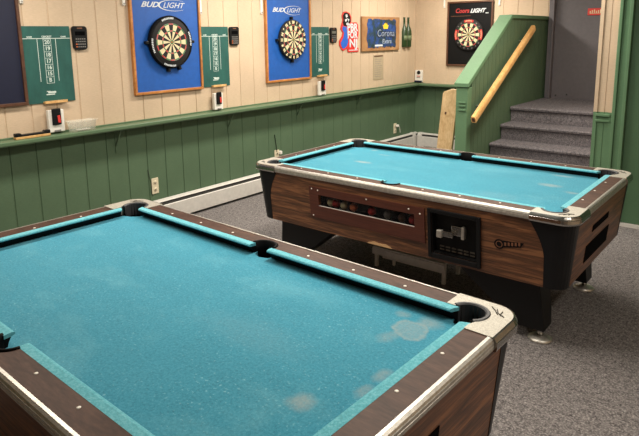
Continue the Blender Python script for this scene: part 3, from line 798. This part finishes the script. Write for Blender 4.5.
    # legs
    for su in (-1, 1):
        for sv in (-1, 1):
            mb = MB()
            VS = -.05
            def ring(z, u0, u1, v0, v1): return [(su*u0, sv*v0+VS, z), (su*u1, sv*v0+VS, z), (su*u1, sv*v1+VS, z), (su*u0, sv*v1+VS, z)]
            mb.loft([ring(.07, .86, 1.02, .36, .49), ring(.14, .76, 1.015, .35, .49), ring(.376, .46, .985, .33, .51)], 'leg_black', smooth=False)
            lg = mb.build('leg', T, .004)
            MB().lathe([(.018, .024), (.018, .075)], 'chrome', (su*.985, sv*.44+VS, 0), 12).build('foot_post', lg)
            MB().lathe([(.001, 0), (.068, 0), (.070, .006), (.055, .017), (.022, .026), (.001, .027)], 'alu', (su*.985, sv*.44+VS, 0), 24).build('foot_pad', lg)
    # ball return slots on the right end
    def endbox(v0, v1, z0, z1, name, dep=.012):
        mb = MB(); F = lambda v, z, d: (prof_u(z)+d, v, z)
        # closed near-black block; the shade inside the opening is painted by its colour
        mb.loft([[F(v0, z0, d), F(v1, z0, d), F(v1, z1, d), F(v0, z1, d)] for d in (-.02, .0025)], 'dark', smooth=False)
        return mb.build(name, T)
    endbox(-.30, .20, .44, .548, 'cue_ball_opening_shade'); endbox(-.22, .135, .612, .652, 'end_slot_shade')
    if full:
        F = lambda u, z, d: (u, -prof_v(z)-d, z)
        def fbox(u0, u1, z0, z1, d0, d1, m, mb=None):
            mb = mb or MB(); mb.loft([[F(u0, z0, d), F(u1, z0, d), F(u1, z1, d), F(u0, z1, d)] for d in (d0, d1)], m, smooth=False); return mb
        # red-brown window surround
        mb = MB()
        for a in ((-.625, .30, .475, .568), (-.625, .30, .652, .705), (-.625, -.545, .568, .652), (.228, .30, .568, .652)): fbox(*a, -.002, .010, 'maroon_wood', mb)
        mb.build('window_frame', T)
        mb = MB(); mb.box(-.56, .24, -.56, -.53, .55, .67, 'dark'); mb.box(-.545, .228, -.632, -.56, .55, .566, 'dark'); mb.box(-.56, -.545, -.62, -.56, .55, .67, 'dark'); mb.box(.228, .24, -.62, -.56, .55, .67, 'dark'); mb.box(-.545, .228, -.62, -.56, .655, .67, 'dark')
        mb.build('ball_tray', T)
        fbox(-.544, .227, .571, .651, -.006, -.003, 'smoked').build('ball_window', T)
        mb = MB(); fbox(-.545, .228, .566, .571, .001, .007, 'grey_metal', mb); mb.build('window_lip', T)
        for u, z in ((-.60, .69), (-.545, .685), (-.60, .49), (-.13, .69), (.19, .682), (.27, .665)):
            o = MB().lathe([(.001, 0), (.006, 0), (.004, .003), (.001, .003)], 'sight', (0, 0, 0), 8).build('screw', T); o.location = F(u, z, .010); o.rotation_euler = (PI/2, 0, 0)
        # coin box
        mb = MB()
        for a in ((.322, .345, .393, .715), (.642, .665, .393, .715), (.345, .642, .393, .425), (.345, .642, .69, .715)): fbox(*a, -.002, .016, 'black', mb)
        cb = mb.build('coin_box_frame', T, .004)
        mb = MB(); fbox(.345, .642, .425, .69, -.07, -.035, 'panel_black', mb); fbox(.345, .642, .425, .432, -.035, .0, 'panel_black', mb); fbox(.345, .352, .432, .69, -.035, .0, 'panel_black', mb); fbox(.635, .642, .432, .69, -.035, .0, 'panel_black', mb); mb.build('coin_box_door', T)
        # coin slide
        mb = MB(); x, z, d = .475, .575, prof_v(.575)-.035
        mb.box(x-.01, x+.075, -d-.02, -d+.001, z-.015, z+.045, 'chrome'); mb.box(x-.06, x+.02, -d-.055, -d-.02, z-.022, z+.012, 'chrome'); mb.box(x-.085, x-.05, -d-.065, -d-.035, z-.032, z+.014, 'alu')
        mb.box(x+.06, x+.08, -d-.03, -d+.001, z-.028, z+.05, 'alu')
        mb.build('coin_slide', cb, .004)
        mb = MB()
        for r in range(2):
            for k in range(6):
                u = .38+k*.040; z = .442+r*.020; mb.box(u, u+.030, -prof_v(z)+.0305, -prof_v(z)+.0345, z, z+.009, 'brown_mark')
        mb.build('price_plate', cb)
        # badge
        mb = MB(); z = .58
        P = [(.775+.030*math.cos(a*PI/8), .577+.030*math.sin(a*PI/8)) for a in range(16)]
        mb.prism(P, .0005, .004, 'panel_black', T=lambda u, zz, dd: F(u, zz, dd))
        mb.prism([(.79, .560), (.90, .583), (.915, .612), (.79, .602)], .0005, .0035, 'panel_black', T=lambda u, zz, dd: F(u, zz, dd))
        bd = mb.build('badge', T)
        mb = MB(); rg = []
        for i in range(17):
            a = i*2*PI/16; rg.append([F(.775+r*math.cos(a), .577+r*math.sin(a), dd) for r, dd in ((.016, .004), (.016, .0055), (.020, .0055), (.020, .004))])
        mb.loft(rg, 'copper', cap=False, smooth=False); 
        for k in range(5): fbox(.805+k*.020, .816+k*.020, .574+k*.004, .594+k*.004, .0035, .0048, 'copper', mb)
        mb.build('badge_script', bd)
        # chipped edge where the laminate broke off
        mb = MB(); mb.prism([(-.15, .374), (.05, .374), (.035, .386), (.0, .397), (-.05, .392), (-.09, .399), (-.135, .384)], -.004, .0012, 'raw_wood', T=lambda u, zz, dd: F(u, zz, dd)); mb.build('chipped_edge', T)
    return T
ta = pool_table('near pool table with faded blue cloth filling the foreground', (2.7802, -.6755, 0), -.0313, 'felt_A', False)
tb_ = pool_table('far pool table with wood sides, ball window and coin box', (2.648, 1.7929, 0), -.0051, 'felt_B', True)
# balls lying in the ball window
def wp(u, v, z):
    c, s = math.cos(-.0051), math.sin(-.0051); return (2.648+c*u-s*v, 1.7929+s*u+c*v, z)
BALLS = (('pale striped', 'cream', -.47, 'leftmost pale ball behind the ball window'), ('maroon', 'dart_red', -.425, 'dark red ball beside the leftmost ball in the window'),
         ('cream', 'cream', -.355, 'cream ball between a red and an orange ball'), ('orange', 'orange', -.275, 'orange ball in the ball window'),
         ('red', 'sign_red', -.125, 'bright red ball standing apart in the ball window'), ('grey', 'key', .0, 'grey looking ball right of the bright red ball'),
         ('brown', 'frame_dark', .11, 'dark brown ball near the right of the ball window'), ('redr', 'dart_red', .19, 'dark red ball at the right end of the ball window'))
for nm, m, u, lab in BALLS:
    o = MB().lathe([(.001, -.0285)]+[(.0285*math.cos(math.radians(a)), .0285*math.sin(math.radians(a))) for a in range(-75, 76, 15)]+[(.001, .0285)], m, (0, 0, 0), 18).build('pool_ball')
    for f in o.data.polygons: f.use_smooth = True
    o.location = wp(u, -prof_v(.6)+.042, .5955); tag(o, lab, 'pool ball', 'balls in the ball window')

# low grey metal stand under the far table
sl = tag(empty('metal_stand', (2.545, 1.76, 0), (0, 0, -.0)), 'low grey metal stand on the floor beneath the far pool table', 'stand')
MB().box(-.31, .30, -.13, .13, .148, .160, 'grey_metal').build('top_plate', sl, .003)
MB().box(-.31, .30, -.135, -.125, .10, .148, 'grey_metal').box(-.31, .30, .125, .135, .10, .148, 'grey_metal').build('apron', sl, .002)
MB().box(-.24, .28, -.10, -.092, .07, .112, 'grey_metal').build('inner_rail', sl, .002)
for x, y in ((-.295, -.125), (.275, -.125), (-.295, .10), (.275, .10)):
    MB().box(x, x+.025, y, y+.025, 0, .148, 'grey_metal').build('leg', sl, .002)
MB().box(-.15, -.13, -.10, -.08, .03, .10, 'grey_metal').build('hook', sl, .002)

# ------------------------------------------------------------------ lamps on the ceiling and added fill lights (above the frame)
def lamp(label, x, y, w, l, power, z=ZC):
    o = tag(empty('ceiling_or_added_light', (x, y, z)), label, 'ceiling light', 'fluorescent ceiling lights')
    MB().box(-w/2, w/2, -l/2, l/2, -.07, -.001, 'white').build('housing', o, .005)
    MB().box(-w/2+.02, w/2-.02, -l/2+.02, l/2-.02, -.078, -.07, 'white').build('diffuser', o)
    li = bpy.data.lights.new('lamp_tube', 'AREA'); li.shape = 'RECTANGLE'; li.size = w-.04; li.size_y = l-.04; li.energy = power; li.color = (1, .91, .79)
    lo = bpy.data.objects.new('lamp_tube', li); col.objects.link(lo); lo.parent = o; lo.location = (0, 0, -.083)
    return o
lamp('ceiling light near the dart wall at the far end', 1.0, 5.0, .3, 1.2, 42)
lamp('ceiling light near the dart wall between the blue panels', 1.0, 2.4, .3, 1.2, 46)
lamp('ceiling light near the dart wall at the near end', 1.0, -.4, .3, 1.2, 34)
lamp('added fill light between the two pool tables', 2.9, .7, .3, 1.2, 46)  # unseen lamp, added to brighten the tables
lamp('added fill light between the pool tables and the stairs', 2.7, 3.6, .3, 1.2, 44)  # unseen lamp, added and placed so the stairs and door get light
lamp('ceiling light near the right hand wall', 5.2, .2, .3, 1.2, 24)

# ------------------------------------------------------------------ camera and world
yaw, pitch, roll, f_, pyy = .6819, -.1881, -.0131, 588.93, 146.82
F = Vector((-math.sin(yaw)*math.cos(pitch), math.cos(yaw)*math.cos(pitch), math.sin(pitch)))
Rv = Vector((math.cos(yaw), math.sin(yaw), 0)); U = Rv.cross(F)
R2 = Rv*math.cos(roll)+U*math.sin(roll); U2 = -Rv*math.sin(roll)+U*math.cos(roll)
cam = bpy.data.cameras.new('camera'); co = bpy.data.objects.new('camera', cam); col.objects.link(co)
m = Matrix((R2, U2, -F)).transposed().to_4x4(); m.translation = Vector((4.6379, -1.9604, 1.7583)); co.matrix_world = m
cam.sensor_fit = 'HORIZONTAL'; cam.sensor_width = 36; cam.lens = f_/639*36; cam.shift_y = -(218-pyy)/639; cam.clip_start = .05
sc.camera = co
w = bpy.data.worlds.new('world'); sc.world = w; w.use_nodes = True
w.node_tree.nodes['Background'].inputs[0].default_value = (1, .93, .85, 1); w.node_tree.nodes['Background'].inputs[1].default_value = .07
vs = sc.view_settings; vs.view_transform = 'Standard'; vs.look = 'None'; vs.gamma = 1; vs.use_curve_mapping = False; vs.exposure = 0.42
sc.cycles.max_bounces = 8; sc.cycles.use_denoising = True
